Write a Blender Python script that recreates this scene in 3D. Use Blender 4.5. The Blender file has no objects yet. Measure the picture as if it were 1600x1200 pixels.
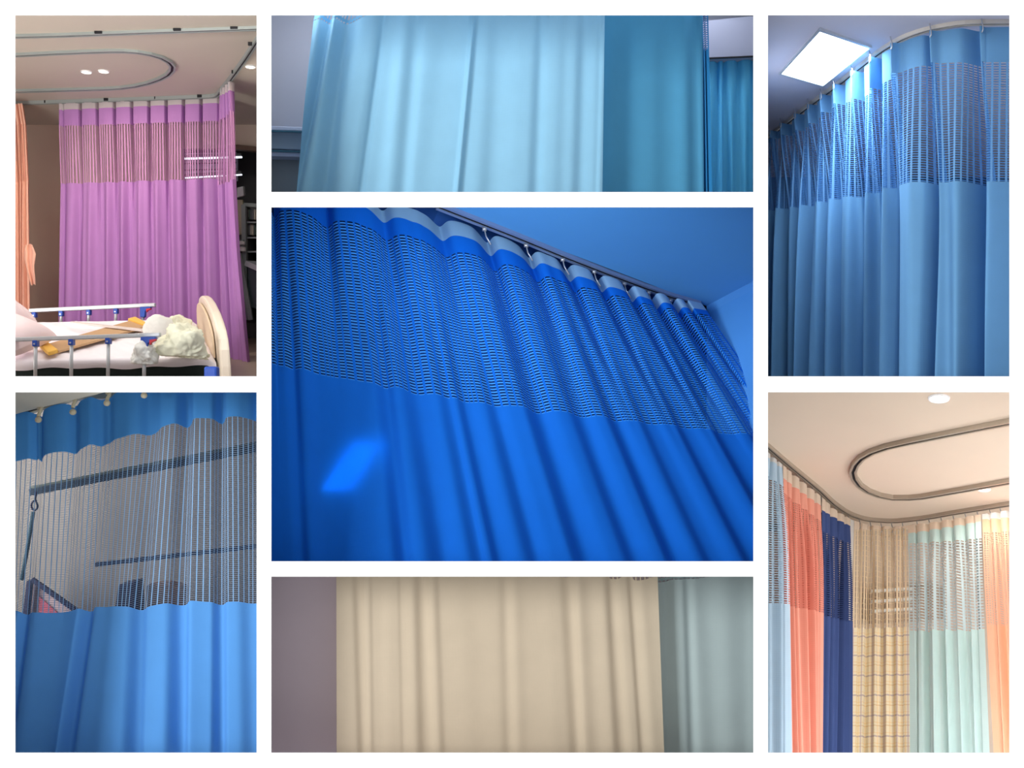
import bpy, bmesh, math, random
import numpy as np
from mathutils import Vector, Matrix, noise
random.seed(7)
sc = bpy.context.scene
COL = sc.collection
F = 1600.0
WALL = 4.0            # distance from the camera to the display wall, metres

# ------------------------------------------------------------------ helpers
def S(px, py, d):
    """point seen at (px, py) at distance d in front of the camera"""
    return Vector(((px-800)/F*d, d, (600-py)/F*d))
def hit(px, py, P0, n):
    r = Vector(((px-800)/F, 1, (600-py)/F))
    return r * (P0.dot(n)/r.dot(n))
def lin(c):
    return tuple((v/12.92 if v <= .04045 else ((v+.055)/1.055)**2.4) for v in [x/255 for x in c])

def tag(o, label=None, cat=None, group=None, kind=None):
    if label: o['label'] = label
    if cat: o['category'] = cat
    if group: o['group'] = group
    if kind: o['kind'] = kind
    return o
def thing(name, loc, label, cat, group=None):
    o = bpy.data.objects.new(name, None); COL.objects.link(o)
    o.location = loc; o.empty_display_size = .05
    return tag(o, label, cat, group)
def wloc(o):
    v = Vector((0, 0, 0))
    while o is not None:
        v += o.location; o = o.parent
    return v
def obj(name, verts, faces, mat, parent=None, smooth=False, uvs=None, loc=None):
    """verts in place coordinates; stored relative to the parent (or to loc)"""
    if parent is not None:
        base = wloc(parent); own = Vector((0, 0, 0))
    else:
        own = Vector(loc) if loc is not None else Vector((0, 0, 0)); base = own
    me = bpy.data.meshes.new(name)
    me.from_pydata([tuple(Vector(v)-base) for v in verts], [], [tuple(f) for f in faces])
    if uvs is not None:
        uvl = me.uv_layers.new(name='UVMap')
        for l in me.loops:
            uvl.data[l.index].uv = uvs[l.vertex_index]
    me.materials.append(mat)
    if smooth:
        me.polygons.foreach_set('use_smooth', [True]*len(me.polygons))
    me.update()
    o = bpy.data.objects.new(name, me); COL.objects.link(o)
    if parent is not None: o.parent = parent
    else: o.location = own
    return o
def from_bm(name, bm, mat, parent=None, smooth=False):
    bm.normal_update()
    vs = [v.co.copy() for v in bm.verts]
    bm.verts.index_update()
    fs = [[v.index for v in f.verts] for f in bm.faces]
    bm.free()
    return obj(name, vs, fs, mat, parent, smooth)

class MB:
    """collects boxes, bars, tubes into one mesh"""
    def __init__(s): s.v = []; s.f = []
    def add(s, v, f):
        k = len(s.v); s.v += [Vector(x) for x in v]; s.f += [[i+k for i in q] for q in f]; return s
    def hexa(s, a):   # 8 corners: bottom 4, top 4
        return s.add(a, [(3,2,1,0),(4,5,6,7),(0,1,5,4),(1,2,6,5),(2,3,7,6),(3,0,4,7)])
    def box(s, c, sx, sy, sz, ax=None):
        X, Y, Z = ax if ax else (Vector((1,0,0)), Vector((0,1,0)), Vector((0,0,1)))
        c = Vector(c); q = []
        for z in (-.5, .5):
            for x, y in ((-.5,-.5),(.5,-.5),(.5,.5),(-.5,.5)):
                q.append(c + X*(x*sx) + Y*(y*sy) + Z*(z*sz))
        return s.hexa(q)
    def slab(s, pts, off):      # polygon extruded by vector off
        n = len(pts); off = Vector(off)
        v = [Vector(p) for p in pts] + [Vector(p)+off for p in pts]
        f = [list(range(n))[::-1], list(range(n, 2*n))] + [(i, (i+1) % n, (i+1) % n+n, i+n) for i in range(n)]
        return s.add(v, f)
    def bar(s, a, b, w, h, up=Vector((0,0,1))):
        a, b = Vector(a), Vector(b); d = (b-a).normalized()
        side = d.cross(up).normalized(); u = side.cross(d).normalized()
        q = []
        for p in (a, b):
            for x, y in ((-.5,-.5),(.5,-.5),(.5,.5),(-.5,.5)):
                q.append(p + side*(x*w) + u*(y*h))
        return s.hexa(q)
    def tube(s, pts, r, n=10, closed=False, rs=None):
        pts = [Vector(p) for p in pts]; m = len(pts); k = len(s.v); ring = None
        ref = Vector((0.13, 0.31, .94))
        for i, p in enumerate(pts):
            if closed: d = pts[(i+1) % m]-pts[i-1]
            else: d = pts[min(i+1, m-1)]-pts[max(i-1, 0)]
            d.normalize(); a = d.cross(ref)
            if a.length < 1e-3: a = d.cross(Vector((1,0,0)))
            a.normalize(); b = d.cross(a); rr = rs[i] if rs else r
            for j in range(n):
                t = 2*math.pi*j/n
                s.v.append(p + a*(math.cos(t)*rr) + b*(math.sin(t)*rr))
        for i in range(m if closed else m-1):
            for j in range(n):
                i2 = (i+1) % m
                s.f.append([k+i*n+j, k+i*n+(j+1) % n, k+i2*n+(j+1) % n, k+i2*n+j])
        if not closed:
            s.f.append([k+j for j in range(n)][::-1]); s.f.append([k+(m-1)*n+j for j in range(n)])
        return s
    def sweep(s, pts, up, prof, closed=False):   # prof: list of (side, up) offsets
        pts = [Vector(p) for p in pts]; m = len(pts); n = len(prof); k = len(s.v); up = Vector(up).normalized()
        for i, p in enumerate(pts):
            if closed: d = pts[(i+1) % m]-pts[i-1]
            else: d = pts[min(i+1, m-1)]-pts[max(i-1, 0)]
            side = d.cross(up).normalized()
            for x, y in prof: s.v.append(p + side*x + up*y)
        for i in range(m if closed else m-1):
            i2 = (i+1) % m
            for j in range(n):
                s.f.append([k+i*n+j, k+i*n+(j+1) % n, k+i2*n+(j+1) % n, k+i2*n+j])
        if not closed:
            s.f.append([k+j for j in range(n)][::-1]); s.f.append([k+(m-1)*n+j for j in range(n)])
        return s
    def disc(s, c, nrm, r, h, n=28, r2=None):
        c = Vector(c); nrm = Vector(nrm).normalized()
        a = nrm.orthogonal().normalized(); b = nrm.cross(a); r2 = r if r2 is None else r2
        v = [c + a*math.cos(2*math.pi*j/n)*r + b*math.sin(2*math.pi*j/n)*r for j in range(n)]
        v += [c + nrm*h + a*math.cos(2*math.pi*j/n)*r2 + b*math.sin(2*math.pi*j/n)*r2 for j in range(n)]
        return s.add(v, [list(range(n))[::-1], list(range(n, 2*n))] + [(j, (j+1) % n, (j+1) % n+n, j+n) for j in range(n)])
    def build(s, name, mat, parent=None, smooth=False, bevel=0, loc=None):
        o = obj(name, s.v, s.f, mat, parent, smooth, loc=loc)
        bm = bmesh.new(); bm.from_mesh(o.data); bmesh.ops.recalc_face_normals(bm, faces=bm.faces); bm.to_mesh(o.data); bm.free()
        if smooth: o.data.polygons.foreach_set('use_smooth', [True]*len(o.data.polygons))
        if bevel:
            md = o.modifiers.new('bevel', 'BEVEL'); md.width = bevel; md.segments = 2; md.limit_method = 'ANGLE'
        return o
def struct(o): o['kind'] = 'structure'; return o
def quad(name, pts, mat, t=.012, away=None):
    """structure plate of four corners, given a real thickness on the far side"""
    a, b, c = [Vector(p) for p in pts[:3]]
    n = (b-a).cross(c-a).normalized()
    if away is None: away = Vector(pts[0])
    if n.dot(Vector(away)) < 0: n = -n
    return struct(MB().slab(pts, n*t).build(name, mat))

# ------------------------------------------------------------------ materials
def nt(name):
    m = bpy.data.materials.new(name); m.use_nodes = True; t = m.node_tree; t.nodes.clear()
    out = t.nodes.new('ShaderNodeOutputMaterial'); return m, t, out
def paint(name, c, rough=.7, metal=0, var=.04, scale=6, spec=.3, bump=0, emit=None, es=0):
    m, t, out = nt(name); N = t.nodes.new; L = t.links.new
    p = N('ShaderNodeBsdfPrincipled'); L(p.outputs[0], out.inputs[0])
    p.inputs['Roughness'].default_value = rough; p.inputs['Metallic'].default_value = metal
    p.inputs['Specular IOR Level'].default_value = spec
    tc = N('ShaderNodeTexCoord'); nz = N('ShaderNodeTexNoise'); nz.inputs['Scale'].default_value = scale
    L(tc.outputs['Object'], nz.inputs['Vector'])
    mx = N('ShaderNodeMix'); mx.data_type = 'RGBA'; b = lin(c)
    mx.inputs['A'].default_value = tuple(x*(1-var) for x in b)+(1,); mx.inputs['B'].default_value = tuple(min(1, x*(1+var)) for x in b)+(1,)
    L(nz.outputs['Fac'], mx.inputs['Factor']); L(mx.outputs['Result'], p.inputs['Base Color'])
    if bump:
        bn = N('ShaderNodeBump'); bn.inputs['Strength'].default_value = bump; bn.inputs['Distance'].default_value = .01
        L(nz.outputs['Fac'], bn.inputs['Height']); L(bn.outputs[0], p.inputs['Normal'])
    if emit:
        p.inputs['Emission Color'].default_value = lin(emit)+(1,); p.inputs['Emission Strength'].default_value = es
    return m
def _math(t, op, a, b=None):
    n = t.nodes.new('ShaderNodeMath'); n.operation = op
    for i, x in enumerate((a, b)):
        if x is None: continue
        if isinstance(x, (int, float)): n.inputs[i].default_value = x
        else: t.links.new(x, n.inputs[i])
    return n.outputs[0]
def cloth(name, c, trans=.25, net=None, cord=None, plaid=None, rough=.9, sheen=.0, var=.05, gloss=0):
    """woven cloth; net=(pu, fu, pv, fv): cord pitch and cord share across and down, holes in between"""
    m, t, out = nt(name); N = t.nodes.new; L = t.links.new
    uv = N('ShaderNodeUVMap'); sp = N('ShaderNodeSeparateXYZ'); L(uv.outputs[0], sp.inputs[0])
    U, V = sp.outputs[0], sp.outputs[1]
    nz = N('ShaderNodeTexNoise'); nz.inputs['Scale'].default_value = 9; nz.inputs['Detail'].default_value = 3
    L(uv.outputs[0], nz.inputs['Vector'])
    mx = N('ShaderNodeMix'); mx.data_type = 'RGBA'; b = lin(c)
    mx.inputs['A'].default_value = tuple(x*(1-var) for x in b)+(1,); mx.inputs['B'].default_value = tuple(min(1, x*(1+var)) for x in b)+(1,)
    L(nz.outputs['Fac'], mx.inputs['Factor']); colr = mx.outputs['Result']
    def stripes(X, pitch, w, ph=0):
        return _math(t, 'LESS_THAN', _math(t, 'FRACT', _math(t, 'ADD', _math(t, 'DIVIDE', X, pitch), ph)), w)
    if plaid:
        for X, pitch, w, ph, pc in plaid:
            q = N('ShaderNodeMix'); q.data_type = 'RGBA'; q.inputs['B'].default_value = lin(pc)+(1,)
            L(_math(t, 'MULTIPLY', stripes(U if X == 'u' else V, pitch, w, ph), .5), q.inputs['Factor']); L(colr, q.inputs['A']); colr = q.outputs['Result']
    if net and cord:
        q = N('ShaderNodeMix'); q.data_type = 'RGBA'; q.inputs['B'].default_value = lin(cord)+(1,)
        L(stripes(U, net[0], net[1]), q.inputs['Factor']); L(colr, q.inputs['A']); colr = q.outputs['Result']
    d = N('ShaderNodeBsdfPrincipled'); d.inputs['Roughness'].default_value = rough; d.inputs['Specular IOR Level'].default_value = .15+gloss
    d.inputs['Sheen Weight'].default_value = sheen
    L(colr, d.inputs['Base Color'])
    # fine weave
    wv = _math(t, 'ADD', _math(t, 'SINE', _math(t, 'MULTIPLY', U, 1400)), _math(t, 'SINE', _math(t, 'MULTIPLY', V, 1400)))
    bn = N('ShaderNodeBump'); bn.inputs['Strength'].default_value = .12; bn.inputs['Distance'].default_value = .001
    L(wv, bn.inputs['Height']); L(bn.outputs[0], d.inputs['Normal'])
    tr = N('ShaderNodeBsdfTranslucent'); L(colr, tr.inputs[0])
    ms = N('ShaderNodeMixShader'); ms.inputs[0].default_value = trans; L(d.outputs[0], ms.inputs[1]); L(tr.outputs[0], ms.inputs[2])
    res = ms.outputs[0]
    if net:
        pu, fu, pv, fv = net
        a = stripes(U, pu, fu); bb = stripes(V, pv, fv)
        mask = _math(t, 'MAXIMUM', a, bb)
        tp = N('ShaderNodeBsdfTransparent'); m2 = N('ShaderNodeMixShader')
        L(mask, m2.inputs[0]); L(tp.outputs[0], m2.inputs[1]); L(res, m2.inputs[2]); res = m2.outputs[0]
    L(res, out.inputs[0])
    return m

# ------------------------------------------------------------------ curtains
def crv(us, keys):
    """smooth curve through (u, px, py, d) keys -> array of points"""
    k = np.array(keys, float); x = k[:, 0]
    out = []
    for c in range(1, 4):
        y = k[:, c]; n = len(x)
        if n == 2: out.append(np.interp(us, x, y)); continue
        h = np.diff(x); dl = np.diff(y)/h; m = np.zeros(n)
        m[0] = dl[0]; m[-1] = dl[-1]
        for i in range(1, n-1):
            m[i] = 0 if dl[i-1]*dl[i] <= 0 else (h[i-1]+h[i])/(h[i-1]/dl[i]+h[i]/dl[i-1]) if c > 1 else (dl[i-1]*h[i]+dl[i]*h[i-1])/(h[i-1]+h[i])
        i = np.clip(np.searchsorted(x, us)-1, 0, n-2); tt = (us-x[i])/h[i]
        out.append((2*tt**3-3*tt**2+1)*y[i] + (tt**3-2*tt**2+tt)*h[i]*m[i] + (-2*tt**3+3*tt**2)*y[i+1] + (tt**3-tt**2)*h[i]*m[i+1])
    px, py, d = out
    return np.stack([(px-800)/F*d, d, (600-py)/F*d], 1), px
def px_of(p): p = np.asarray(p); return p[..., 0]/p[..., 1]*F+800
def py_of(p): p = np.asarray(p); return 600-p[..., 2]/p[..., 1]*F

def smooth1(a, k):
    k = max(1, int(k)); w = np.hanning(2*k+1); w /= w.sum()
    return np.convolve(np.pad(a, k, mode='reflect'), w, 'valid')
def shade_folds(stripes, x0, x1, depth_px=2.9e-3, span=70, gain=1.0):
    """folds from a list of flanks (x at top, x at bottom, width, slope): + turns away from the left, - turns to it"""
    n = 500; xs = np.linspace(0, 1, n)
    def f(us, t):
        X = x0+(x1-x0)*xs; dx = X[1]-X[0]; sl = np.zeros(n)
        for st in stripes:
            xt, xb, w, s = st[:4]
            a0, a1 = (st[4], st[5]) if len(st) > 4 else (1, 1)
            c = xt+(xb-xt)*t
            sl += s*(a0+(a1-a0)*t)*np.exp(-((X-c)/w)**2)
        sl -= smooth1(sl, span/dx)
        dep = np.cumsum(sl)*dx*depth_px*gain
        dep -= smooth1(dep, 2.2*span/dx)
        return np.interp(us, xs, -dep)
    return f
def pleats(pos, a_top=.03, a_bot=.035, seed=1, width=.25, fall=.35, extra=1.0, drift=0.0, sag=.35):
    """pinched at the hooks near the top, rounder and freer further down"""
    rnd = random.Random(seed); pos = sorted(pos)
    P = np.array(pos); ph = [rnd.uniform(-.35, .35) for _ in range(12)]; am = np.array([rnd.uniform(.55, 1.15) for _ in range(len(pos)+2)])
    def f(us, t):
        idx = np.interp(us, P, np.arange(len(P)), left=-.5, right=len(P)-.5) + drift*t*np.sin(us*5)
        fr = idx-np.floor(idx); dist = np.minimum(fr, 1-fr)
        pinch = -np.exp(-(dist/(width*.5))**2) + sag*np.sin(np.pi*fr)
        A = np.interp(idx, np.arange(len(am))-1, am)
        wave = -np.cos(2*np.pi*(idx+.12*np.sin(idx*2.3+ph[0])+.1*t*np.sin(idx*1.7+ph[1])))*A
        wave2 = .35*np.sin(2*np.pi*idx*2.1+ph[2]*4)*A + .25*np.sin(idx*1.3+ph[3]*9+t)
        w = math.exp(-(t/fall)**2)
        return a_top*w*pinch + a_bot*(1-w)*(wave+extra*wave2)
    return f
def curtain(label, edges, parts, fold, disp=(0, -1, 0), nu=260, group=None, clip=None, name='privacy_curtain', cat='curtain', hooks=None, nvs=None, hookfn=None, rip=0.0):
    """edges: key lists from the top edge down; parts: (part name, material) for each strip between edges"""
    us = np.linspace(0, 1, nu); disp = Vector(disp); D = np.array(disp)
    E = [crv(us, e)[0] for e in edges]
    mids = [float(np.mean(py_of(e))) for e in E]
    gt = [(m-mids[0])/(mids[-1]-mids[0]) for m in mids]
    loc = Vector(E[0][nu//2])
    root = thing(name, loc, label, cat, group)
    # cloth length along the folds
    mid = E[1] + np.outer(fold(us, gt[1]), D)
    arc = np.concatenate([[0], np.cumsum(np.linalg.norm(np.diff(mid, axis=0), axis=1))])
    vv = 0.0
    for k, (pn, mat) in enumerate(parts):
        nv = nvs[k] if nvs else max(6, int(abs(mids[k+1]-mids[k])/7))
        V = []; UVs = []
        ln = float(np.mean(np.linalg.norm(E[k+1]-E[k], axis=1)))
        for j in range(nv+1):
            q = j/nv; t = gt[k]+(gt[k+1]-gt[k])*q
            P = E[k]*(1-q)+E[k+1]*q + np.outer(fold(us, t), D)
            if rip:
                P = P + np.outer(rip*np.sin(us*37+t*5)*np.sin(t*9+us*11), D)
            V += [Vector(p) for p in P]; UVs += [(a, vv+ln*q) for a in arc]
        vv += ln
        Fc = []
        for j in range(nv):
            for i in range(nu-1):
                a = j*nu+i
                fc = (a, a+nu, a+nu+1, a+1)
                if clip:
                    p = V[a+nu+1] if clip[2] == 'r' else V[a]
                    x = p[0]/p[1]*F+800
                    if x < clip[0] or x > clip[1]: continue
                    if len(clip) > 3 and min(600-V[a][2]/V[a][1]*F, 600-V[a+nu][2]/V[a+nu][1]*F) < clip[3]: continue
                Fc.append(fc)
        if not Fc: continue
        obj(pn, V, Fc, mat, root, True, UVs)
    if hooks:
        for u in hooks:
            p = Vector(crv(np.array([u]), edges[0])[0][0]) + disp*float(fold(np.array([u]), 0)[0])
            (hookfn or hook_small)(root, p)
    return root

def hook_small(root, p, up=Vector((0, 0, 1)), h=.05):
    b = MB(); b.tube([p+up*h, p+up*h*.55, p+Vector((.004,-.006,0)), p-up*.02+Vector((.004,-.008,0)), p-up*.03+Vector((0,-.004,0))], .0028, 6)
    b.box(p+up*h, .014, .012, .012)
    b.build('hook', M['steel'], root, True)

def rail(label, pts, up, mat, w=.022, h=.02, closed=False, slot=True, brackets=(), name='curtain_rail', bm_=None):
    pts = [Vector(p) for p in pts]; up = Vector(up).normalized()
    c = pts[0].copy(); root = thing(name, c, label, 'curtain rail')
    MB().sweep(pts, up, [(-w/2, 0), (w/2, 0), (w/2, -h), (w*.2, -h), (w*.2, -h*.6), (-w*.2, -h*.6), (-w*.2, -h), (-w/2, -h)], closed).build('track', mat, root)
    if slot:
        MB().sweep(pts, up, [(-w*.19, -h*.55), (w*.19, -h*.55), (w*.19, -h*.75), (-w*.19, -h*.75)], closed).build('slot', M['dark'], root)
    for b in brackets:
        b = Vector(b); MB().box(b-up*h*.35, w*1.1, w*.5, h*1.0).build('bracket', bm_ or M['dark'], root, bevel=.001)
    return root
def arc_pts(keys, n=60):
    us = np.linspace(0, 1, n); return crv(us, keys)[0]

M = {}
M['white_board'] = paint('white_board', (250, 250, 250), .8, var=.003)
M['steel'] = paint('steel', (190, 192, 196), .35, .7, var=.05)
M['alu'] = paint('brushed_aluminium', (196, 200, 204), .38, .35, var=.05, scale=30)
M['dark'] = paint('dark_slot', (30, 30, 34), .6)
M['backing'] = paint('partition_lining', (150, 150, 155), .9)
M['lamp'] = paint('lamp_glow', (255, 255, 255), .5, emit=(255, 246, 225), es=9)
M['lamp_cool'] = paint('lamp_glow_cool', (255, 255, 255), .5, emit=(240, 244, 255), es=7)

# ------------------------------------------------------------------ display wall with seven openings
OPEN = [(24, 401, 24, 588), (424, 1177, 24, 300), (1200, 1577, 24, 588), (424, 1177, 324, 877), (24, 401, 613, 1176), (424, 1177, 901, 1176), (1200, 1577, 613, 1176)]
def build_board():
    XW, ZW, T = 4.3, 3.4, .012
    xs = sorted({x for o in OPEN for x in o[:2]}); ys = sorted({y for o in OPEN for y in o[2:]})
    gx = [-XW]+[(x-800)/F*WALL for x in xs]+[XW]; gz = [ZW]+[(600-y)/F*WALL for y in ys]+[-ZW]
    pxs = [-1e4]+xs+[1e4]; pys = [-1e4]+ys+[1e4]
    nx, nz = len(gx), len(gz); V = []
    for d in (WALL, WALL+T):
        k = d/WALL
        for j in range(nz):
            for i in range(nx):
                s = k if (0 < i < nx-1 and 0 < j < nz-1) else 1     # edges of the openings are cut splayed
                V.append((gx[i]*s, d, gz[j]*s))
    Fc = []; solid = {}
    for j in range(nz-1):
        for i in range(nx-1):
            cx, cy = (pxs[i]+pxs[i+1])/2, (pys[j]+pys[j+1])/2
            cx = -500 if i == 0 else 2000 if i == nx-2 else cx; cy = -500 if j == 0 else 2000 if j == nz-2 else cy
            solid[i, j] = not any(a < cx < b and c < cy < d for a, b, c, d in OPEN)
    n = nx*nz; idx = lambda i, j: j*nx+i
    for (i, j), s in solid.items():
        if not s: continue
        a, b, c, d = idx(i, j), idx(i+1, j), idx(i+1, j+1), idx(i, j+1)
        Fc.append((a, d, c, b)); Fc.append((a+n, b+n, c+n, d+n))
        for di, dj, p, q in ((-1, 0, a, d), (1, 0, c, b), (0, -1, b, a), (0, 1, d, c)):
            if not solid.get((i+di, j+dj), False): Fc.append((q, p, p+n, q+n))
    o = obj('wall_front', V, Fc, M['white_board']); struct(o)
build_board()

# splayed partitions between the bays, and an unseen casing added to keep world light out
D0, D1 = WALL+.013, 7.9
def radial_v(px, y0, y1, name, mat):
    t = Vector((.006, 0, 0))
    pts = [S(px, y0, D0), S(px, y1, D0), S(px, y1, D1), S(px, y0, D1)]
    struct(MB().slab([p-t/2 for p in pts], t).build(name, mat))
def radial_h(py, x0, x1, name, mat):
    t = Vector((0, 0, .006))
    pts = [S(x0, py, D0), S(x1, py, D0), S(x1, py, D1), S(x0, py, D1)]
    struct(MB().slab([p-t/2 for p in pts], t).build(name, mat))
radial_v(412.5, -60, 1260, 'wall_left', M['backing'])
radial_v(1188.5, -60, 1260, 'wall_right', M['backing'])
radial_h(600.5, -60, 411, 'wall_middle', M['backing'])
radial_h(600.5, 1190, 1660, 'wall_middle', M['backing'])
radial_h(312, 414, 1187, 'wall_middle', M['backing'])
radial_h(889, 414, 1187, 'wall_middle', M['backing'])
def casing():
    X, Z = 4.3, 3.4
    for nm, a, b, c, d in (('wall_left', (-X, D0, -Z), (-X, 8, -Z), (-X, 8, Z), (-X, D0, Z)), ('wall_right', (X, D0, -Z), (X, D0, Z), (X, 8, Z), (X, 8, -Z)),
                       ('wall_top', (-X, D0, Z), (-X, 8, Z), (X, 8, Z), (X, D0, Z)), ('wall_bottom', (-X, D0, -Z), (X, D0, -Z), (X, 8, -Z), (-X, 8, -Z)),
                       ('wall_back', (-X, 8, -Z), (X, 8, -Z), (X, 8, Z), (-X, 8, Z))):
        quad(nm, (a, b, c, d), M['backing'], .03)
casing()

def area(name, loc, target, sx, sy, power, col=(255, 255, 255), spread=None):
    l = bpy.data.lights.new(name, 'AREA'); l.shape = 'RECTANGLE'; l.size = sx; l.size_y = sy; l.energy = power; l.color = lin(col)
    if spread: l.spread = math.radians(spread)
    o = bpy.data.objects.new(name, l); COL.objects.link(o); o.location = loc
    o.rotation_euler = (Vector(target)-Vector(loc)).to_track_quat('-Z', 'Y').to_euler(); return o
def downlight(label, p, n, r, mat, power, col=(255, 240, 215), group=None):
    """recessed ceiling lamp: rim, glowing lens and its real light"""
    p = Vector(p); n = Vector(n).normalized()
    root = thing('ceiling_downlight', p, label, 'ceiling light', group)
    b = MB(); ring = []
    a = n.orthogonal().normalized(); c = n.cross(a)
    for rr, hh in ((r*1.25, 0), (r*1.2, .006), (r*1.0, .007), (r, 0)):
        ring.append([p+n*hh+(a*math.cos(2*math.pi*j/28)+c*math.sin(2*math.pi*j/28))*rr for j in range(28)])
    V = sum(ring, []); Fc = [(q*28+j, q*28+(j+1) % 28, (q+1)*28+(j+1) % 28, (q+1)*28+j) for q in range(3) for j in range(28)]
    b.add(V, Fc).build('rim', M['white_board'], root, True)
    MB().disc(p+n*.001, n, r*.99, .003).build('lens', mat, root)
    l = bpy.data.lights.new('downlight_lamp', 'AREA'); l.shape = 'DISK'; l.size = r*1.8; l.energy = power; l.color = lin(col)
    o = bpy.data.objects.new('downlight_lamp', l); COL.objects.link(o); o.parent = root; o.location = n*.012
    o.rotation_euler = n.to_track_quat('-Z', 'Y').to_euler()
    return root
WORLD, SOFT = 0.75, 600
# ================================================================== BAY 1: ward with bed, mauve curtain, oval rail
Z1 = 1.767
def c1(px, py): return hit(px, py, Vector((0, 0, Z1)), Vector((0, 0, 1)))
UPZ = Vector((0, 0, 1)); DN = Vector((0, 0, -1))
M['ceil1'] = paint('warm_grey_plaster', (194, 186, 172), .55, var=.02, spec=.4)
M['wall1'] = paint('taupe_wall_paint', (196, 176, 160), .8, var=.03)
M['wall1b'] = paint('tan_wall_paint', (196, 182, 166), .8, var=.03)
M['darkroom'] = paint('dark_fitting', (86, 88, 86), .6)
struct(MB().slab([(-4.25, 4.05, Z1), (-.98*1.02, 4.05, Z1), (-.98*1.95, 8, Z1), (-4.25, 8, Z1)], (0, 0, .02)).build('ceiling', M['ceil1']))
b1 = 6.98
quad('wall_back', [(-4.25, b1, -.1), (S(286, 0, b1).x, b1, -.1), (S(286, 0, b1).x, b1, Z1), (-4.25, b1, Z1)], M['wall1'], .03, (0, 1, 0))
quad('wall_back', [S(286, 232, b1), S(413, 232, b1), S(413, 190, b1), S(286, 190, b1)], M['wall1b'], .03, (0, 1, 0))
quad('wall_back', [S(280, 600, 7.75), S(413, 600, 7.75), S(413, 190, 7.75), S(280, 190, 7.75)], M['darkroom'], .03, (0, 1, 0))
M['floor1'] = paint('grey_brown_floor', (138, 122, 112), .5, var=.08)
quad('floor', [S(330, 599, 4.6), S(411, 599, 4.6), S(411, 528, 7.7), S(280, 528, 7.7)], M['floor1'], .02, (0, 0, -1))
quad('floor', [S(-60, 599, 4.1), S(330, 599, 4.6), S(330, 598, 6.9), S(-60, 598, 6.9)], M['floor1'], .004, (0, 0, -1))

RA = paint('grey_rail', (158, 166, 164), .4, .2)
bk = [c1(139+i*0, 0) for i in range(0)]
rail('long grey ceiling rail nearest the viewer, running straight across above the bed', [c1(-60, 57), c1(100, 53), c1(250, 47.5), c1(410, 42)], UPZ, RA, .034, .014, brackets=[c1(154, 49), c1(277, 44.5), c1(366, 42)])
rail('grey ceiling rail bent into a long oval loop around the two warm downlights', [c1(x, y) for x, y in
     [(-60, 89), (24, 84.5), (80, 81.5), (130, 79.3), (170, 78), (195, 78), (215, 79.6), (235, 83), (252, 88), (264, 94.5), (269.5, 101), (268.5, 108), (262, 115), (250, 121.5), (232, 128), (212, 132.5), (190, 135.5), (165, 137), (120, 138.3), (24, 141), (-60, 143)]], UPZ, RA, .036, .014)
rail('grey ceiling rail that carries the mauve curtain and turns a corner toward the viewer',
     [c1(-60, 162), c1(24, 159), c1(93, 156.8), c1(200, 153), c1(300, 149.5), c1(330, 148), c1(338, 146.5), c1(342, 143.5), c1(345.5, 139), c1(360, 121), c1(385, 86), c1(398, 66), c1(411, 46)], UPZ, RA, .026, .02,
     brackets=[c1(73, 157), c1(166, 153.5), c1(245, 151), c1(312, 148), c1(366, 110), c1(392, 66)])
for i, (x, y, lab, pw) in enumerate([(135, 112, 'left one of the two warm round downlights inside the oval rail', 3.5), (162, 111, 'right one of the two warm round downlights inside the oval rail', 3.5), (391, 103.5, 'warm round downlight by itself beyond the corner of the mauve curtain rail', 2.5)]):
    downlight(lab, c1(x, y), DN, .025, M['lamp'], pw)

MAU = (190, 136, 202)
M['mauve'] = cloth('mauve_cloth', MAU, .2)
M['mauve_net'] = cloth('mauve_net', (205, 150, 200), .15, net=(.0165, .42, .006, .2))
M['tape'] = cloth('white_tape', (222, 212, 214), .35)
hp = [97, 125, 151.5, 178.5, 205.5, 232.5, 259.5, 286.5, 314, 342]
xa, xb_ = 93, 343
hu = [(x-xa)/(xb_-xa) for x in hp]
def dz(py): return Z1/((600-py)/F)
dA, dB = dz(157.5), dz(149)
def ed(yl, yr, ym=None, dx0=0, dx1=0):
    k = [(0, xa+dx0, yl, dA), (1, xb_+dx1, yr, dB)]
    return k
curtain('mauve curtain with white tape and striped net band hanging behind the bed',
        [ed(160, 151), ed(172, 161), ed(197, 189), ed(287, 279, dx0=3), [(0, 91, 597, dA-.05), (1, 352, 597, dB-.05)]],
        [('heading_tape', M['tape']), ('top_band', M['mauve']), ('net_panel', M['mauve_net']), ('drape', M['mauve'])],
        pleats(hu, .06, .026, 3, .11, .3, .8, sag=.12), (0, -1, 0), nu=420, hooks=hu)
M['mauve2'] = M['mauve']
curtain('mauve side curtain falling from the rail corner, in front of the dark cabinets',
        [[(0, 346, 139, 6.10), (.5, 353, 133, 6.0), (1, 361, 127, 5.9)], [(0, 345, 150, 6.1), (.5, 353, 146, 6.0), (1, 361, 141, 5.9)],
         [(0, 345, 188, 6.1), (.6, 356, 180, 6.0), (1, 362, 172, 5.9)], [(0, 344, 290, 6.1), (.6, 357, 285, 6.0), (1, 367, 280, 5.85)],
         [(0, 347, 400, 6.08), (.6, 362, 400, 5.95), (1, 375, 400, 5.8)], [(0, 352, 598, 6.0), (.5, 370, 598, 5.85), (1, 394, 598, 5.65)]],
        [('heading_tape', M['tape']), ('top_band', M['mauve']), ('net_panel', M['mauve_net']), ('upper_drape', M['mauve']), ('drape', M['mauve'])],
        pleats([.1, .4, .7, .97], .03, .03, 5, .3, .3), (-.5, -.85, 0), nu=120, hooks=[.05, .4, .8])
M['peach'] = cloth('peach_cloth', (250, 196, 172), .25)
M['peach_net'] = cloth('peach_net', (250, 190, 165), .2, net=(.012, .6, .006, .4))
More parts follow.
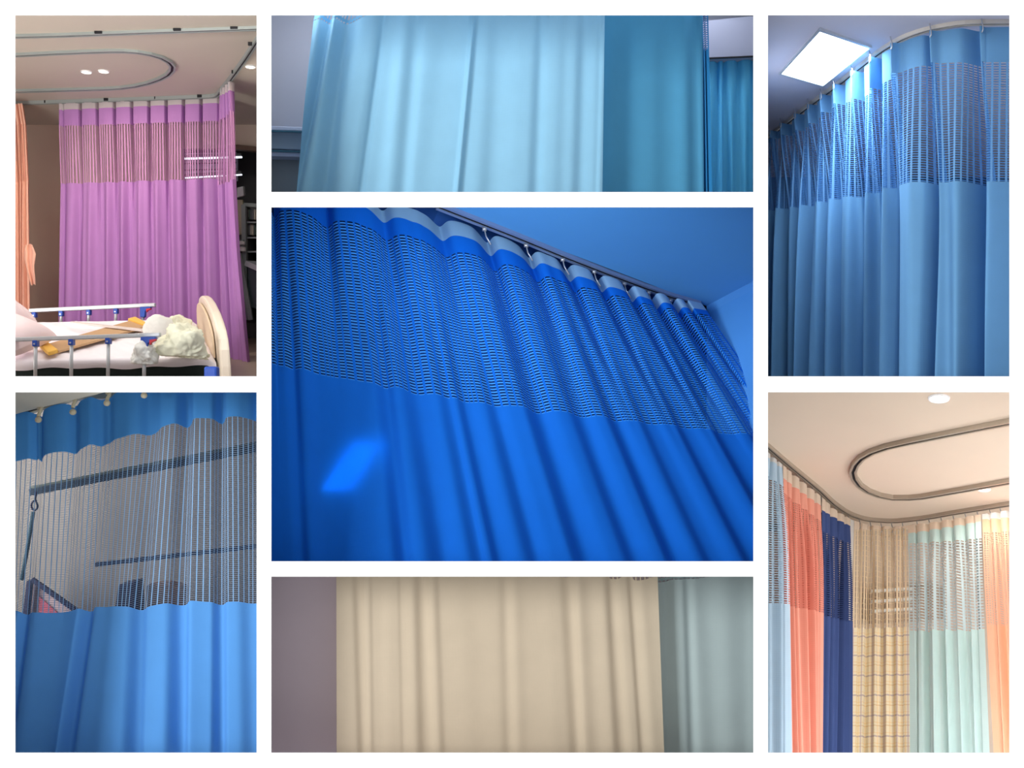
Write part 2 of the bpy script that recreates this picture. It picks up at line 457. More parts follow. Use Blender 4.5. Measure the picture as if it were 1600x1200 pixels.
curtain('peach curtain at the far left with a net band and a loose flap',
        [[(0, -40, 165, 6.3), (1, 36, 162, 6.3)], [(0, -40, 197, 6.3), (1, 41, 194, 6.3)], [(0, -40, 288, 6.3), (1, 46, 284, 6.3)], [(0, -40, 597, 6.2), (1, 50, 597, 6.2)]],
        [('top_band', M['peach']), ('net_panel', M['peach_net']), ('drape', M['peach'])],
        pleats([.05, .16, .27, .38, .5, .6, .7, .8, .88, .96], .03, .03, 9, .3, .3), (0, -1, 0), nu=200)
fl = bpy.data.objects['privacy_curtain.002'] if 'privacy_curtain.002' in bpy.data.objects else None
if fl:
    V = []; Fc = []
    L_ = [(43.5, 395), (47, 385), (50, 384)], 
    prof = [(382, 40, 50.5), (388, 38, 53), (396, 38, 56), (404, 38, 55), (414, 40, 53.5), (424, 42, 54), (434, 45, 55), (445, 48, 55.5)]
    for y, xl, xr in prof:
        for i in range(7):
            q = i/6; V.append(S(xl+(xr-xl)*q, y+1.2*math.sin(q*7), 6.1-.02*math.sin(q*9)))
    for j in range(len(prof)-1):
        for i in range(6): Fc.append((j*7+i, j*7+i+7, j*7+i+8, j*7+i+1))
    obj('flap', V, Fc, M['peach'], fl, True)

# dark fittings seen through the net and past the curtain
M['tubeglow'] = paint('tube_glow', (255, 255, 255), .5, emit=(235, 240, 255), es=2.2)
def tube_light(lab, x0, y0, x1, y1, d, r=.012):
    root = thing('tube_light', S(x0, y0, d), lab, 'strip light')
    MB().tube([S(x0, y0, d), S(x1, y1, d)], r, 8).build('tube', M['tubeglow'], root, True)
    MB().bar(S(x0, y0-3.2, d+.03), S(x1, y1-3.2, d+.03), .05, .018).build('batten', M['darkroom'], root)
tube_light('upper white strip light showing through the mauve net band', 287, 248, 378, 245.5, 7.2, .007)
tube_light('lower white strip light showing through the mauve net band', 289, 278, 378, 273, 7.2, .005)
gp = thing('glass_cabinet', S(320, 262, 7.45), 'grey glass fronted wall cabinet with thin shelves seen through the mauve net', 'cabinet')
MB().slab([S(284, 240, 7.45), S(369, 238, 7.45), S(369, 281, 7.45), S(284, 284, 7.45)], (0, .05, 0)).build('body', paint('grey_glass_glow', (190, 184, 200), .25, spec=.6, emit=(150, 145, 165), es=.12), gp)  # faint glow put into the glass, which is no lamp
for y in (256, 266): MB().bar(S(284, y, 7.43), S(369, y-2, 7.43), .012, .006).build('shelf_edge', M['dark'], gp)
M['wood1'] = paint('brown_wood', (96, 76, 62), .5, scale=20)
MB().bar(S(362, 230, 6.95), S(415, 235, 6.95), .05, .03).build('trim_1', M['wood1'])['kind'] = 'structure'
MB().bar(S(361, 228, 6.93), S(361, 599, 6.93), .03, .03, Vector((0, 1, 0))).build('trim_2', M['wood1'])['kind'] = 'structure'
M['greengrey'] = paint('green_grey_metal', (136, 148, 146), .4, .2)
M['glassd'] = paint('dark_glass', (66, 82, 84), .12, spec=.6)
def cab():
    root = thing('display_cabinet', S(395, 520, 7.1), 'dark glazed cabinet with shelves of files at the right edge', 'cabinet')
    d = 7.1; d2 = 7.4
    f = MB()
    for x in (381, 412): f.bar(S(x, 320, d), S(x+ (3 if x < 400 else 0), 500, d), .03, .03, Vector((0, 1, 0)))
    for y in (320, 410): f.bar(S(381, y, d), S(413, y+2, d), .025, .025)
    f.build('frame', M['greengrey'], root)
    MB().slab([S(381, 320, d2), S(413, 320, d2), S(413, 500, d2), S(384, 500, d2)], (0, .02, 0)).build('back_panel', M['darkroom'], root)
    for y in (346, 370, 392):
        MB().slab([S(382, y, d), S(413, y, d), S(413, y, d2), S(382, y, d2)], (0, 0, -.012)).build('shelf', M['greengrey'], root)
    MB().slab([S(383, 414, d), S(413, 416, d), S(413, 486, d), S(386, 478, d)], (0, .02, 0)).build('door', M['glassd'], root)
    MB().slab([S(382, 322, d), S(386, 322, d), S(388, 470, d), S(384, 470, d)], (0, .3, 0)).build('side_panel', M['darkroom'], root)
    MB().bar(S(383, 411, 7.08), S(413, 424, 7.08), .012, .035).build('rail_bar', M['alu'], root)
    return root
cab()
fm = [paint('file_cream', (200, 196, 180), .7), paint('file_grey', (120, 124, 128), .7), paint('file_green', (80, 100, 92), .7)]
rr = random.Random(4)
for si, (yb, ht) in enumerate([(346, 17), (370, 18)]):
    for i in range(9):
        x = 385.5+i*2.7
        tag(MB().box(S(x, yb-ht/2, 7.2)+Vector((0, 0, 0)), .0095, .14, ht/F*7.2*.92).build('file_binder', fm[rr.randrange(3)], bevel=.001),
            'slim upright file on the %s shelf of the dark cabinet' % ('upper' if si == 0 else 'lower'), 'file', 'files on the %s cabinet shelf' % ('upper' if si == 0 else 'lower'))
M['offwhite'] = paint('off_white', (226, 228, 222), .6)
tag(MB().slab([S(370, 293, 7.35), S(380, 291, 7.35), S(381, 306, 7.35), S(370, 309, 7.35)], (0, .05, .01)).build('paper_bag', M['offwhite'], bevel=.006), 'crumpled white paper bag under the strip light at the right', 'bag')
tag(MB().slab([S(370, 312, 7.4), S(379, 312, 7.4), S(382, 366, 7.4), S(372, 366, 7.4)], (0, .03, 0)).build('wall_poster', paint('cream_poster', (196, 186, 160), .7)), 'cream panel hanging below the white bag, left of the cabinet', 'poster')
for (x, y, r, lab) in ((378, 380, .02, 'upper small round white jar beside the cabinet'), (379, 390, .022, 'lower small round white jar beside the cabinet')):
    root = thing('jar', S(x, y, 7.05), lab, 'jar')
    MB().disc(S(x, y+3, 7.05), (0, 0, 1), r, r*1.3, 20).build('body', M['offwhite'], root, bevel=.003)
    MB().disc(S(x, y+3, 7.05)+Vector((0, 0, r*1.3)), (0, 0, 1), r*.8, r*.4, 20).build('lid', M['greengrey'], root)
MB().bar(S(374, 396, 7.05), S(392, 500, 7.05), .03, .03, Vector((0, 1, 0))).build('trim_3', M['greengrey'])['kind'] = 'structure'
MB().slab([S(370, 396, 7.1), S(382, 398, 7.1), S(388, 500, 7.1), S(372, 500, 7.1)], (0, .3, 0)).build('trim_4', M['darkroom'])['kind'] = 'structure'

# ---- bed
NF, NH, FF, FH = S(332, 555, 4.85), S(-60, 561, 4.7), S(303, 499, 5.6), S(-60, 506, 5.5)
BN = (FF-NF).cross(NH-NF).normalized()
if BN.z < 0: BN = -BN
def bed(s, t, h=0):    # s: 0 foot .. 1 head (left), t: 0 near .. 1 far
    return (NF*(1-s)+NH*s)*(1-t)+(FF*(1-s)+FH*s)*t + BN*h
def bedxy(px, py, h=0):
    p = hit(px, py, NF+BN*h, BN); return p
bedroot = thing('hospital_bed', bed(.4, .5, -.3), 'white hospital bed with cream footboard and lowered silver side rails', 'bed')
M['sheet'] = paint('white_sheet', (246, 240, 246), .85, var=.02)
M['cream'] = paint('cream_plastic', (240, 226, 206), .4, var=.02)
M['bedbase'] = paint('dark_green_base', (22, 36, 34), .6)
M['bluep'] = paint('blue_plastic', (45, 80, 170), .4)
M['redp'] = paint('red_plastic', (190, 30, 50), .4)
# mattress with sheet: top, near drop; gentle wrinkles
V = []; Fc = []; nS, nT = 110, 46
def sheet_h(s, t):
    p = Vector((s*9, t*5, 0))
    return .012*noise.noise(p)+.006*noise.noise(p*2.7)+.003*noise.noise(p*7)
for j in range(nT+1):
    for i in range(nS+1):
        s = -.012+1.03*i/nS; q = j/nT
        if q < .3:      # drop at the near side
            a = q/.3; t = -.012-.01*math.sin(a*3); h = -.052*(1-a)+(.004*math.sin(s*31)+.004*math.sin(s*13))*(1-a)
            if a > .8: t += .02*(a-.8)/.2
            h2 = h
        else:
            t = (q-.3)/.7; edge = min(1, t/.05, (1-t)/.04); h2 = sheet_h(s, t)*max(0.2, edge) - .02*(1-min(1, t/.05))**2*.5
            t = t*1.0
        if s < .02: h2 -= .03*(1-(s+.012)/.032)
        V.append(bed(s, t, h2))
for j in range(nT):
    for i in range(nS):
        a = j*(nS+1)+i; Fc.append((a, a+1, a+nS+2, a+nS+1))
obj('sheet', V, Fc, M['sheet'], bedroot, True)
MB().hexa([bed(0, .03, -.22), bed(1.01, .03, -.22), bed(1.01, .97, -.22), bed(0, .97, -.22), bed(0, .03, -.02), bed(1.01, .03, -.02), bed(1.01, .97, -.02), bed(0, .97, -.02)]).build('mattress', M['sheet'], bedroot)
MB().hexa([bed(.0, .0, -.14), bed(1.01, .0, -.14), bed(1.01, .03, -.14), bed(.0, .03, -.14), bed(.0, .0, -.05), bed(1.01, .0, -.05), bed(1.01, .03, -.05), bed(.0, .03, -.05)]).build('base_frame', M['bedbase'], bedroot)
MB().hexa([bed(.0, -.01, -.2), bed(1.01, -.01, -.2), bed(1.01, .02, -.2), bed(.0, .02, -.2), bed(.0, -.01, -.142), bed(1.01, -.01, -.142), bed(1.01, .02, -.142), bed(.0, .02, -.142)]).build('side_beam', paint('grey_beam', (150, 160, 158), .5), bedroot)
# footboard: arched panel
prof = []
for t, h in [(-.1, -.34), (-.1, -.05), (-.09, .06), (-.06, .125), (0, .17), (.1, .205), (.25, .235), (.45, .25), (.65, .245), (.8, .225), (.92, .185), (.99, .12), (1.02, .03), (1.02, -.3)]:
    prof.append((t, h))
us_ = []
for i in range(len(prof)-1):
    for q in range(4):
        k = q/4; us_.append((prof[i][0]*(1-k)+prof[i+1][0]*k, prof[i][1]*(1-k)+prof[i+1][1]*k))
us_.append(prof[-1])
fo = Vector((.05, 0.0, 0))
MB().slab([bed(-.022, t, h*.72) for t, h in us_], fo).build('footboard', M['cream'], bedroot, bevel=.012)
inn = [(.5+(t-.46)*.78, h*.72*.8) for t, h in us_ if h > -.1]
MB().slab([bed(-.018, t, h) for t, h in inn], Vector((-.012, 0, 0))).build('footboard_inset', paint('cream_inset', (226, 204, 176), .5), bedroot, bevel=.004)
MB().box(S(331, 583, 4.62), .06, .05, .06).build('corner_bumper', M['bluep'], bedroot, bevel=.01)
def side_rail(name, yl, xl, yr, xr, d, posts, ybot, thick, lever, dl):
    r0 = MB().bar(S(xl, yl, d), S(xr, yr, d), .028, thick/F*d).build(name, M['alu'], bedroot, bevel=.004)
    for px in posts:
        yt = yl+(yr-yl)*(px-xl)/(xr-xl)
        MB().tube([S(px, yt, d), S(px-1, ybot, d)], .0082, 12).build('post', M['alu'], r0, True)
        MB().box(S(px, yt+7, d), .022, .03, .028).build('bracket', M['bluep'], r0, bevel=.003)
        MB().disc(S(px, yt+8, d)+Vector((0, -.015, 0)), (0, -1, 0), .004, .003, 12).build('bolt', M['steel'], r0)
    x, y, sx, sy = lever
    b = MB(); b.slab([S(x, y, d), S(x+sx*2.1, y, d), S(x+sx*1.9, y+sy*.25, d), S(x+sx, y+sy*.4, d), S(x+sx*.9, y+sy, d), S(x, y+sy, d)], (0, -.03, 0))
    b.build('latch_block', M['bluep'], r0, bevel=.003)
    MB().slab([S(x+sx*1.1, y+sy*.18, d-.02), S(x+sx*1.95, y+sy*.12, d-.02), S(x+sx*1.95, y+sy*.22, d-.02), S(x+sx*1.35, y+sy*.34, d-.02), S(x+sx*1.2, y+sy*.5, d-.02), S(x+sx*1.1, y+sy*.45, d-.02)], (0, -.02, 0)).build('latch_lever', M['redp'], r0)
side_rail('near_side_rail', 532.5, -30, 523, 251, 4.62, [56, 112, 169.5], 598, 6.5, (223, 527, 11.5, 24), 0)
MB().tube([S(225.5, 550, 4.62), S(225, 598, 4.62)], .0085, 12).build('post', M['alu'], bpy.data.objects['near_side_rail'], True)
side_rail('far_side_rail', 485.5, 46, 476.5, 243, 5.62, [54, 96, 139, 181.5], 507, 6, (221.5, 480, 8, 16), 0)
MB().tube([S(223.5, 494, 5.62), S(223.5, 507, 5.62)], .008, 12).build('post', M['alu'], bpy.data.objects['far_side_rail'], True)
# tan transfer board with yellow ends, pale strap across
def onbed(pts, h): return [bedxy(x, y, h) for x, y in pts]
tb = thing('transfer_board', bedxy(140, 530, .02), 'tan canvas stretcher strip with yellow ends lying across the bed', 'stretcher')
MB().slab(onbed([(74, 541), (92, 552), (228, 513), (204, 504)], .014), BN*.012).build('canvas', paint('tan_canvas', (196, 160, 122), .8, scale=30), tb, bevel=.003)
yel = paint('yellow_foam', (240, 190, 90), .7)
MB().slab(onbed([(59, 541), (70, 535.5), (91, 552), (76, 556.5)], .016), BN*.02).build('end_pad', yel, tb, bevel=.004)
MB().slab(onbed([(200, 503), (212, 500), (231, 510), (228, 514)], .016), BN*.02).build('end_pad', yel, tb, bevel=.004)
tag(MB().slab(onbed([(110, 505.5), (112, 504), (225, 516), (222, 518.5)], .03), BN*.008).build('strap', paint('pale_strap', (222, 210, 205), .7), bevel=.002), 'thin pale strap lying over the tan stretcher strip', 'strap')
# towels and pillows
def lump(name, c, rx, ry, rz, mat, lab, cat, seed=0, amp=.25, freq=2.0, tilt=0, parent=None):
    bm = bmesh.new(); bmesh.ops.create_icosphere(bm, subdivisions=5, radius=1)
    off = Vector((seed*3.1, seed*1.7, seed*.9)); R = Matrix.Rotation(tilt, 3, 'Y')
    for v in bm.verts:
        p = v.co.copy(); n1 = noise.noise(p*freq+off); n2 = abs(noise.noise(p*freq*2.3+off)); n3 = abs(noise.noise(p*freq*3.6+off))
        k = 1+amp*n1-amp*.45*(.35-n2)*1.5-amp*.05*(.3-n3)
        q = p*k; q = Vector((q.x*rx, q.y*ry, max(q.z, -.55)*rz)); v.co = R @ q + Vector(c)
    vs = [v.co.copy() for v in bm.verts]; bm.verts.index_update(); fs = [[v.index for v in f.verts] for f in bm.faces]; bm.free()
    o = obj(name, vs, fs, mat, None, True, loc=c); tag(o, lab, cat); return o
tow = cloth('cream_towelling', (232, 232, 205), .1, var=.06)
tow2 = paint('white_towelling', (232, 232, 226), .9, bump=.2, scale=40)
tp = paint('cream_towelling_solid', (234, 233, 208), .95, bump=.25, scale=60)
lump('towel', bedxy(285, 538, .075), .105, .10, .10, tp, 'big crumpled cream towel heaped at the foot of the bed', 'towel', 1, .34, 1.5)
lump('cushion', bedxy(248, 515, .06), .078, .06, .075, tow2, 'small round white cushion behind the cream towel', 'cushion', 5, .12, 1.2)
lump('towel', bedxy(277, 510, .06), .07, .07, .055, tp, 'folded cream towel between the white cushion and the footboard', 'towel', 8, .3, 1.5)
lump('towel', bedxy(226, 556, .045), .055, .06, .07, tow2, 'small white cloth bunched behind the near side rail latch', 'towel', 11, .4, 1.6)
lump('towel', bedxy(304, 555, .02), .07, .05, .03, tp, 'flat end of cream towel hanging toward the near edge of the bed', 'towel', 14, .4, 1.6, .1)
pil = paint('pink_white_pillowcase', (244, 224, 226), .85, var=.03)
def pillow(c, U, W, hx, hy, hz, lab):
    """stuffed pillow with pinched corners: U and W span it, hz is half its thickness"""
    U = Vector(U).normalized(); W = Vector(W).normalized(); N = U.cross(W).normalized(); n = 28; V = []; Fc = []
    for sgn in (1, -1):
        for j in range(n+1):
            for i in range(n+1):
                a, b_ = -1+2*i/n, -1+2*j/n
                k = 1-.10*(1-a*a)*(abs(b_)**3); k2 = 1-.10*(1-b_*b_)*(abs(a)**3)
                th = (max(0, 1-a**4)*max(0, 1-b_**4))**.55
                wr = .08*noise.noise(Vector((a*2.2, b_*2.2, sgn+hx*9)))
                V.append(Vector(c)+U*(a*hx*k2)+W*(b_*hy*k)+N*(sgn*hz*th*(1+wr)))
        k0 = 0 if sgn == 1 else (n+1)**2
        for j in range(n):
            for i in range(n):
                q = [k0+j*(n+1)+i, k0+j*(n+1)+i+1, k0+(j+1)*(n+1)+i+1, k0+(j+1)*(n+1)+i]
                Fc.append(q if sgn == 1 else q[::-1])
    tag(obj('pillow', V, Fc, pil, None, True, loc=c), lab, 'pillow')
UB = (NH-NF).normalized()
pillow(bedxy(4, 522, .11), (-.93, .0, .36), (.3, .9, .3), .15, .17, .07, 'pale pink pillow at the left edge, lower of two')
pillow(bedxy(2, 478, .2), (-.8, 0, .6), (.3, .85, -.3), .15, .10, .055, 'pale pink pillow propped up at the left edge behind the lower one')

# ================================================================== BAY 2: pale blue curtains, top middle
M['greywall'] = paint('lavender_grey_wall', (172, 174, 184), .7, var=.02)
quad('wall_back', [S(520, 310, 5.0), S(1186, 310, 5.0), S(1186, 0, 5.0), S(520, 0, 5.0)], M['greywall'], .02, (0, 1, 0))
quad('wall_left', [S(415, 310, 4.62), S(560, 310, 4.62), S(560, 0, 4.62), S(415, 0, 4.62)], M['greywall'], .02, (0, 1, 0))
quad('wall_left', [S(415, 310, 4.60), S(560, 310, 4.60), S(560, 246, 4.60), S(415, 246, 4.60)], paint('darker_grey_dado', (142, 150, 156), .7), .02, (0, 1, 0))
bh = thing('wall_service_panel', S(440, 220, 4.56), 'horizontal blue grey service panel on the wall left of the pale blue curtain', 'wall panel')
MB().slab([S(415, 203, 4.56), S(540, 208, 4.56), S(540, 236, 4.56), S(415, 232, 4.56)], (0, .05, 0)).build('body', paint('panel_blue_grey', (150, 170, 188), .5), bh, bevel=.003)
MB().slab([S(415, 196, 4.52), S(540, 201, 4.52), S(540, 207, 4.52), S(415, 203, 4.52)], (0, .07, 0)).build('top_strip', paint('panel_light', (186, 194, 214), .4), bh, bevel=.004)
MB().slab([S(415, 236, 4.52), S(540, 240, 4.52), S(540, 247, 4.52), S(415, 244, 4.52)], (0, .07, 0)).build('bottom_strip', paint('panel_light2', (166, 178, 204), .4), bh, bevel=.004)
for y in (204.5, 235.5): MB().bar(S(415, y, 4.515), S(540, y+4, 4.515), .01, .006).build('groove', paint('groove_teal', (50, 100, 120), .5), bh)
M['pale'] = cloth('pale_blue_cloth', (148, 200, 226), .3, gloss=.2)
M['pale_net'] = cloth('pale_blue_net', (120, 180, 215), .2, net=(.018, .45, .02, .25))
M['teal'] = cloth('teal_blue_cloth', (84, 160, 198), .25, gloss=.2)
M['deep'] = cloth('deep_blue_cloth', (45, 125, 180), .2)
M['bright'] = cloth('bright_blue_cloth', (110, 210, 252), .3)
st2 = [(500, 470, 7, 1.9), (512, 486, 6, -1.5), (524, 512, 9, 1.8), (548, 520, 14, -.35), (590, 570, 8, .4), (596, 580, 8, -.35), (592, 575, 3, .5), (625, 610, 12, -.25), (640, 635, 12, .35), (655, 650, 8, -.3),
       (690, 660, 20, .2), (738, 722, 3, -.9), (744, 729, 4, .75), (770, 765, 12, .25), (800, 795, 18, -.2), (842, 838, 8, .35), (852, 852, 6, -.3), (880, 878, 10, .25), (908, 905, 9, .4), (925, 922, 12, -.4), (942, 938, 3, -.5)]
def e2(y, xl, xr, d=4.32, dr=4.32): return [(0, xl, y, d), (1, xr, y, dr)]
curtain('pale blue curtain covering the left half of the wide upper middle bay',
        [e2(8, 496, 945), [(0, 490, 34, 4.32), (.14, 552, 32, 4.32), (.2, 580, 24, 4.32), (.3, 625, 14, 4.32), (.5, 715, 12, 4.32), (1, 945, 12, 4.32)], e2(310, 461, 941)],
        [('net_panel', M['pale_net']), ('drape', M['pale'])], shade_folds(st2, 480, 945, 2.7e-3, 50, 1.9), (0, -1, .05), nu=460, nvs=[4, 60])
st2b = [(965, 960, 10, .3), (990, 990, 12, -.25), (1030, 1030, 14, .3), (1060, 1060, 10, -.3), (1078, 1080, 8, .6), (1092, 1095, 3, -.5), (1100, 1102, 3, .9)]
curtain('darker teal blue curtain hanging behind the right edge of the pale blue one',
        [e2(12, 925, 1098, 4.42, 4.5), e2(310, 925, 1100, 4.42, 4.5)], [('drape', M['teal'])], shade_folds(st2b, 925, 1100, 2.7e-3, 60, 1.0), (0, -1, 0), nu=260)
curtain('narrow deep blue curtain edge beside the teal curtain',
        [[(0, 1075, 12, 4.56), (1, 1106, 12, 4.5)], [(0, 1080, 78, 4.56), (1, 1107, 78, 4.5)], [(0, 1080, 310, 4.56), (1, 1112, 310, 4.5)]],
        [('net_panel', cloth('deep_net', (60, 130, 185), .2, net=(.02, .5, .01, .5))), ('drape', M['deep'])], pleats([.1, .35, .6, .85], .02, .012, 2, .4, .2), (0, -1, 0), nu=100)
curtain('bright blue gathered curtain under the soffit at the right of the upper middle bay',
        [[(0, 1095, 92, 4.8), (1, 1185, 88, 4.8)], [(0, 1095, 310, 4.78), (1, 1185, 310, 4.78)]], [('drape', M['bright'])],
        pleats([.05, .3, .40, .65, .92], .02, .014, 6, .35, .5), (0, -1, 0), nu=240)
MB().slab([S(1090, 34, 4.75), S(1185, 24, 4.75), S(1185, 88, 4.75), S(1090, 92.5, 4.75)], (0, .1, 0)).build('trim_5', paint('soffit_grey', (160, 164, 180), .6))['kind'] = 'structure'
MB().bar(S(1090, 92, 4.74), S(1185, 88, 4.74), .01, .006).build('trim_6', M['dark'])['kind'] = 'structure'

# ================================================================== BAY 3: ceiling panel lamp and blue curtain on a curved rail
Z3 = 1.494
def c3(px, py): return hit(px, py, Vector((0, 0, Z3)), Vector((0, 0, 1)))
M['ceil3'] = paint('blue_grey_ceiling', (206, 202, 212), .7, var=.02)
struct(MB().slab([(1.0, 4.05, Z3), (4.25, 4.05, Z3), (4.25, 8, Z3), (1.93, 8, Z3)], (0, 0, .02)).build('ceiling', M['ceil3']))
quad('wall_back', [(1.7, 7.4, -.3), (4.25, 7.4, -.3), (4.25, 7.4, Z3), (1.7, 7.4, Z3)], paint('blue_grey_wall', (70, 96, 130), .8), .02, (0, 1, 0))
lampr = thing('ceiling_panel_light', c3(1288, 88), 'bright white square ceiling panel lamp with a thin grey frame', 'ceiling light')
q = [(1281, 45.5), (1358, 72), (1286, 131), (1221, 112)]
fr = [c3(x, y) for x, y in q]; cc = sum(fr, Vector())/4
big = [cc+(p-cc)*1.06 for p in fr]
V = [p+DN*.001 for p in big]+[p+DN*.012 for p in big]+[p+DN*.012 for p in fr]+[p for p in fr]
obj('frame', V, [(i+4*k, (i+1) % 4+4*k, (i+1) % 4+4*k+4, i+4*k+4) for k in range(3) for i in range(4)], M['alu'], lampr)
MB().slab([p+DN*.006 for p in fr], DN*.002).build('diffuser', paint('panel_glow', (255, 255, 255), .5, emit=(240, 246, 255), es=6), lampr)
l = bpy.data.lights.new('panel_lamp', 'AREA'); l.shape = 'RECTANGLE'; l.size = .35; l.size_y = .35; l.energy = 14; l.color = lin((225, 240, 255))
lo = bpy.data.objects.new('panel_lamp', l); COL.objects.link(lo); lo.parent = lampr; lo.location = cc-Vector(lampr.location)+DN*.02
# rail, from the far left to the right edge
rk3 = [(0, 1180, 231, 0), (.12, 1205, 210, 0), (.3, 1262, 165, 0), (.45, 1312, 128, 0), (.58, 1350, 98, 0), (.7, 1388, 70, 0), (.78, 1420, 53, 0), (.86, 1465, 40, 0), (.93, 1520, 33, 0), (1, 1600, 32, 0)]
def railpt(u, dpx=0, dpy=0):
    us = np.atleast_1d(u); k = np.array(rk3); 
    a = crv(us, [(r[0], r[1], r[2], 5) for r in rk3])[0]
    return [c3(px_of(p)+dpx, py_of(p)+dpy) for p in a]
rail('cream curved ceiling rail carrying the blue curtain under the panel lamp', railpt(np.linspace(0, 1, 60)), UPZ, paint('cream_rail', (214, 206, 196), .45), .035, .016)
topk = []; b1k = []; b2k = []; b3k = []
rowsB = [(0, 238, 340), (.12, 222, 331), (.3, 199, 322), (.45, 164, 311), (.58, 152, 305), (.7, 126, 294), (.78, 108, 287), (.86, 98, 284), (.93, 96, 284), (1, 96, 285)]
for (u, y1, y2) in rowsB:
    p = railpt(u)[0]; p = Vector(p)-Vector((0, 0, .028)); d = p.y; x, y = float(px_of(p)), float(py_of(p))
    topk.append((u, x, y, d)); b1k.append((u, x, y1+2, d)); b2k.append((u, x, y2, d)); b3k.append((u, x-6*(1-u), 598, d))
M['b3'] = cloth('sky_blue_cloth', (112, 166, 210), .3, gloss=.15)
M['b3n'] = cloth('sky_blue_net', (84, 140, 200), .3, net=(.03, .3, .0095, .42), cord=(120, 172, 220))
hx = [1203, 1217, 1232, 1252, 1272, 1293, 1314, 1341, 1369, 1402, 1460, 1540]
ux = np.linspace(0, 1, 400); pxs_ = px_of(np.array([list(p) for p in railpt(ux)]))
hu3 = [float(np.interp(x, pxs_, ux)) for x in hx]
gro = [(float(np.interp(x, pxs_, ux)), a, w_) for x, a, w_ in ((1397, .10, .006), (1452, .16, .009), (1520, .20, .011), (1374, .16, .010), (1346, .17, .012), (1318, .10, .010), (1296, .10, .010), (1274, .10, .010), (1254, .10, .010), (1235, .10, .009))]
def f3(us, t):
    g = pleats(hu3, -.08, .075, 11, .22, .3, .5, sag=-.2)
    k = .5+.9*(1-us)
    out = g(us, t)*np.clip(k, .5, 1.7)
    for u0, a, w_ in gro: out -= a*min(1, .35+t*1.6)*np.exp(-((us-u0-.004*math.sin(t*4))/w_)**2)
    return out
curtain('blue curtain with a net band sweeping round the curved rail, lit by the panel lamp', [topk, b1k, b2k, b3k],
        [('top_band', M['b3']), ('net_panel', M['b3n']), ('drape', M['b3'])], f3, (-.75, -.66, 0), nu=700, hooks=hu3)

# ================================================================== BAY 4: large royal blue curtain seen from below
B4 = (84, 156, 222)
M['ceil4'] = paint('blue_lit_ceiling', B4, .6, var=.02)  # blue of the ambient light put into the ceiling and right wall colours
A4, E4, C4 = S(560, 268, 4.45), S(1100, 476, 5.45), S(1190, 300, 4.6)
n4 = (E4-A4).cross(C4-A4).normalized()
if n4.y > 0: n4 = -n4      # faces the viewer
def c4(px, py): return hit(px, py, A4, n4)
quad('ceiling', [c4(680, 316), c4(1104, 478), c4(1186, 434), c4(1186, 316)], M['ceil4'], .01, (0, 1, 0))
W4a, W4b = c4(1104, 478), c4(1190, 432)
quad('wall_right', [W4a, W4b, S(1188, 720, 5.0), S(1104, 720, 5.5)], paint('blue_lit_wall', (60, 128, 200), .7), .01, (0, 1, 0))
quad('wall_back', [S(414, 315, 5.2), c4(682, 316)+Vector((0, .2, 0)), W4a+Vector((0, .3, 0)), S(1188, 700, 5.7), S(1188, 888, 5.5), S(414, 888, 5.1)], paint('deep_blue_wall', (36, 86, 160), .8), .01, (0, 1, 0))
r4 = [c4(x, y) for x, y in [(684, 319), (690, 321), (800, 364), (880, 397), (950, 424.5), (1010, 447), (1050, 461), (1092, 473)]]
rail('dark blue grey ceiling rail descending to the right above the royal blue curtain', r4, -n4, paint('blue_grey_rail', (128, 150, 186), .4, .3), .04, .02)
M['royal'] = cloth('royal_blue_cloth', (2, 106, 214), .25, gloss=.15)
M['royal_band'] = cloth('royal_blue_band', (6, 102, 215), .2)
M['royal_net'] = cloth('royal_blue_net', (62, 150, 240), .25, net=(.034, .28, .0135, .5), cord=(14, 108, 222))
M['tape4'] = cloth('pale_blue_tape', (140, 186, 228), .35)
def T4(keys): return keys
xt = lambda u: 400+697*u
us5 = [0, .32, .42, .52, .62, .70, .79, .86, .93, 1]
yt = [240, 326, 345, 368, 395, 415, 437, 455, 468, 478]        # top of the tape
ytb = [262, 346, 368, 389, 413, 433, 454, 470, 482, 489]       # tape / band
ybn = [322, 372, 394, 413, 434, 450, 466, 480, 490, 497]       # band / net
dd = [4.4+.95*u for u in us5]
def row(ys, k):                # k: how far down the fan (0 top, 1 bottom at y=890)
    out = []
    for u, y, d in zip(us5, ys, dd):
        q = (y-(232+248*u))/(890-(232+248*u))
        x = xt(u)*(1-q)+(415+976*u)*q
        out.append((u, x, y, d*(1-q)+(4.28+.62*u)*q))
    return out
ynb = [566, 618, 632, 642, 652, 660, 668, 676, 684, 692]
st4 = [(455, 455, 8, .7), (466, 462, 8, -.6), (495, 480, 9, .5), (530, 520, 20, -.3), (600, 590, 10, .8), (618, 606, 10, -.55), (640, 640, 16, .8), (668, 668, 20, -.35),
       (690, 694, 10, .5), (703, 708, 4, -.6), (716, 722, 5, .8), (735, 745, 14, -.55), (760, 772, 10, .45), (778, 790, 14, -.5), (822, 835, 11, 1.0), (850, 868, 16, -.6), (890, 905, 9, .6), (910, 930, 12, -.5),
       (950, 960, 8, .9), (968, 985, 12, -.5), (1000, 1010, 9, .5), (1030, 1040, 10, -.4), (1060, 1065, 8, .7), (1090, 1095, 12, -.4), (1120, 1120, 8, .8), (1150, 1150, 12, -.4), (1180, 1180, 9, .7), (1220, 1220, 12, -.4), (1260, 1260, 9, .7), (1300, 1300, 12, -.4), (1340, 1340, 9, .7)]
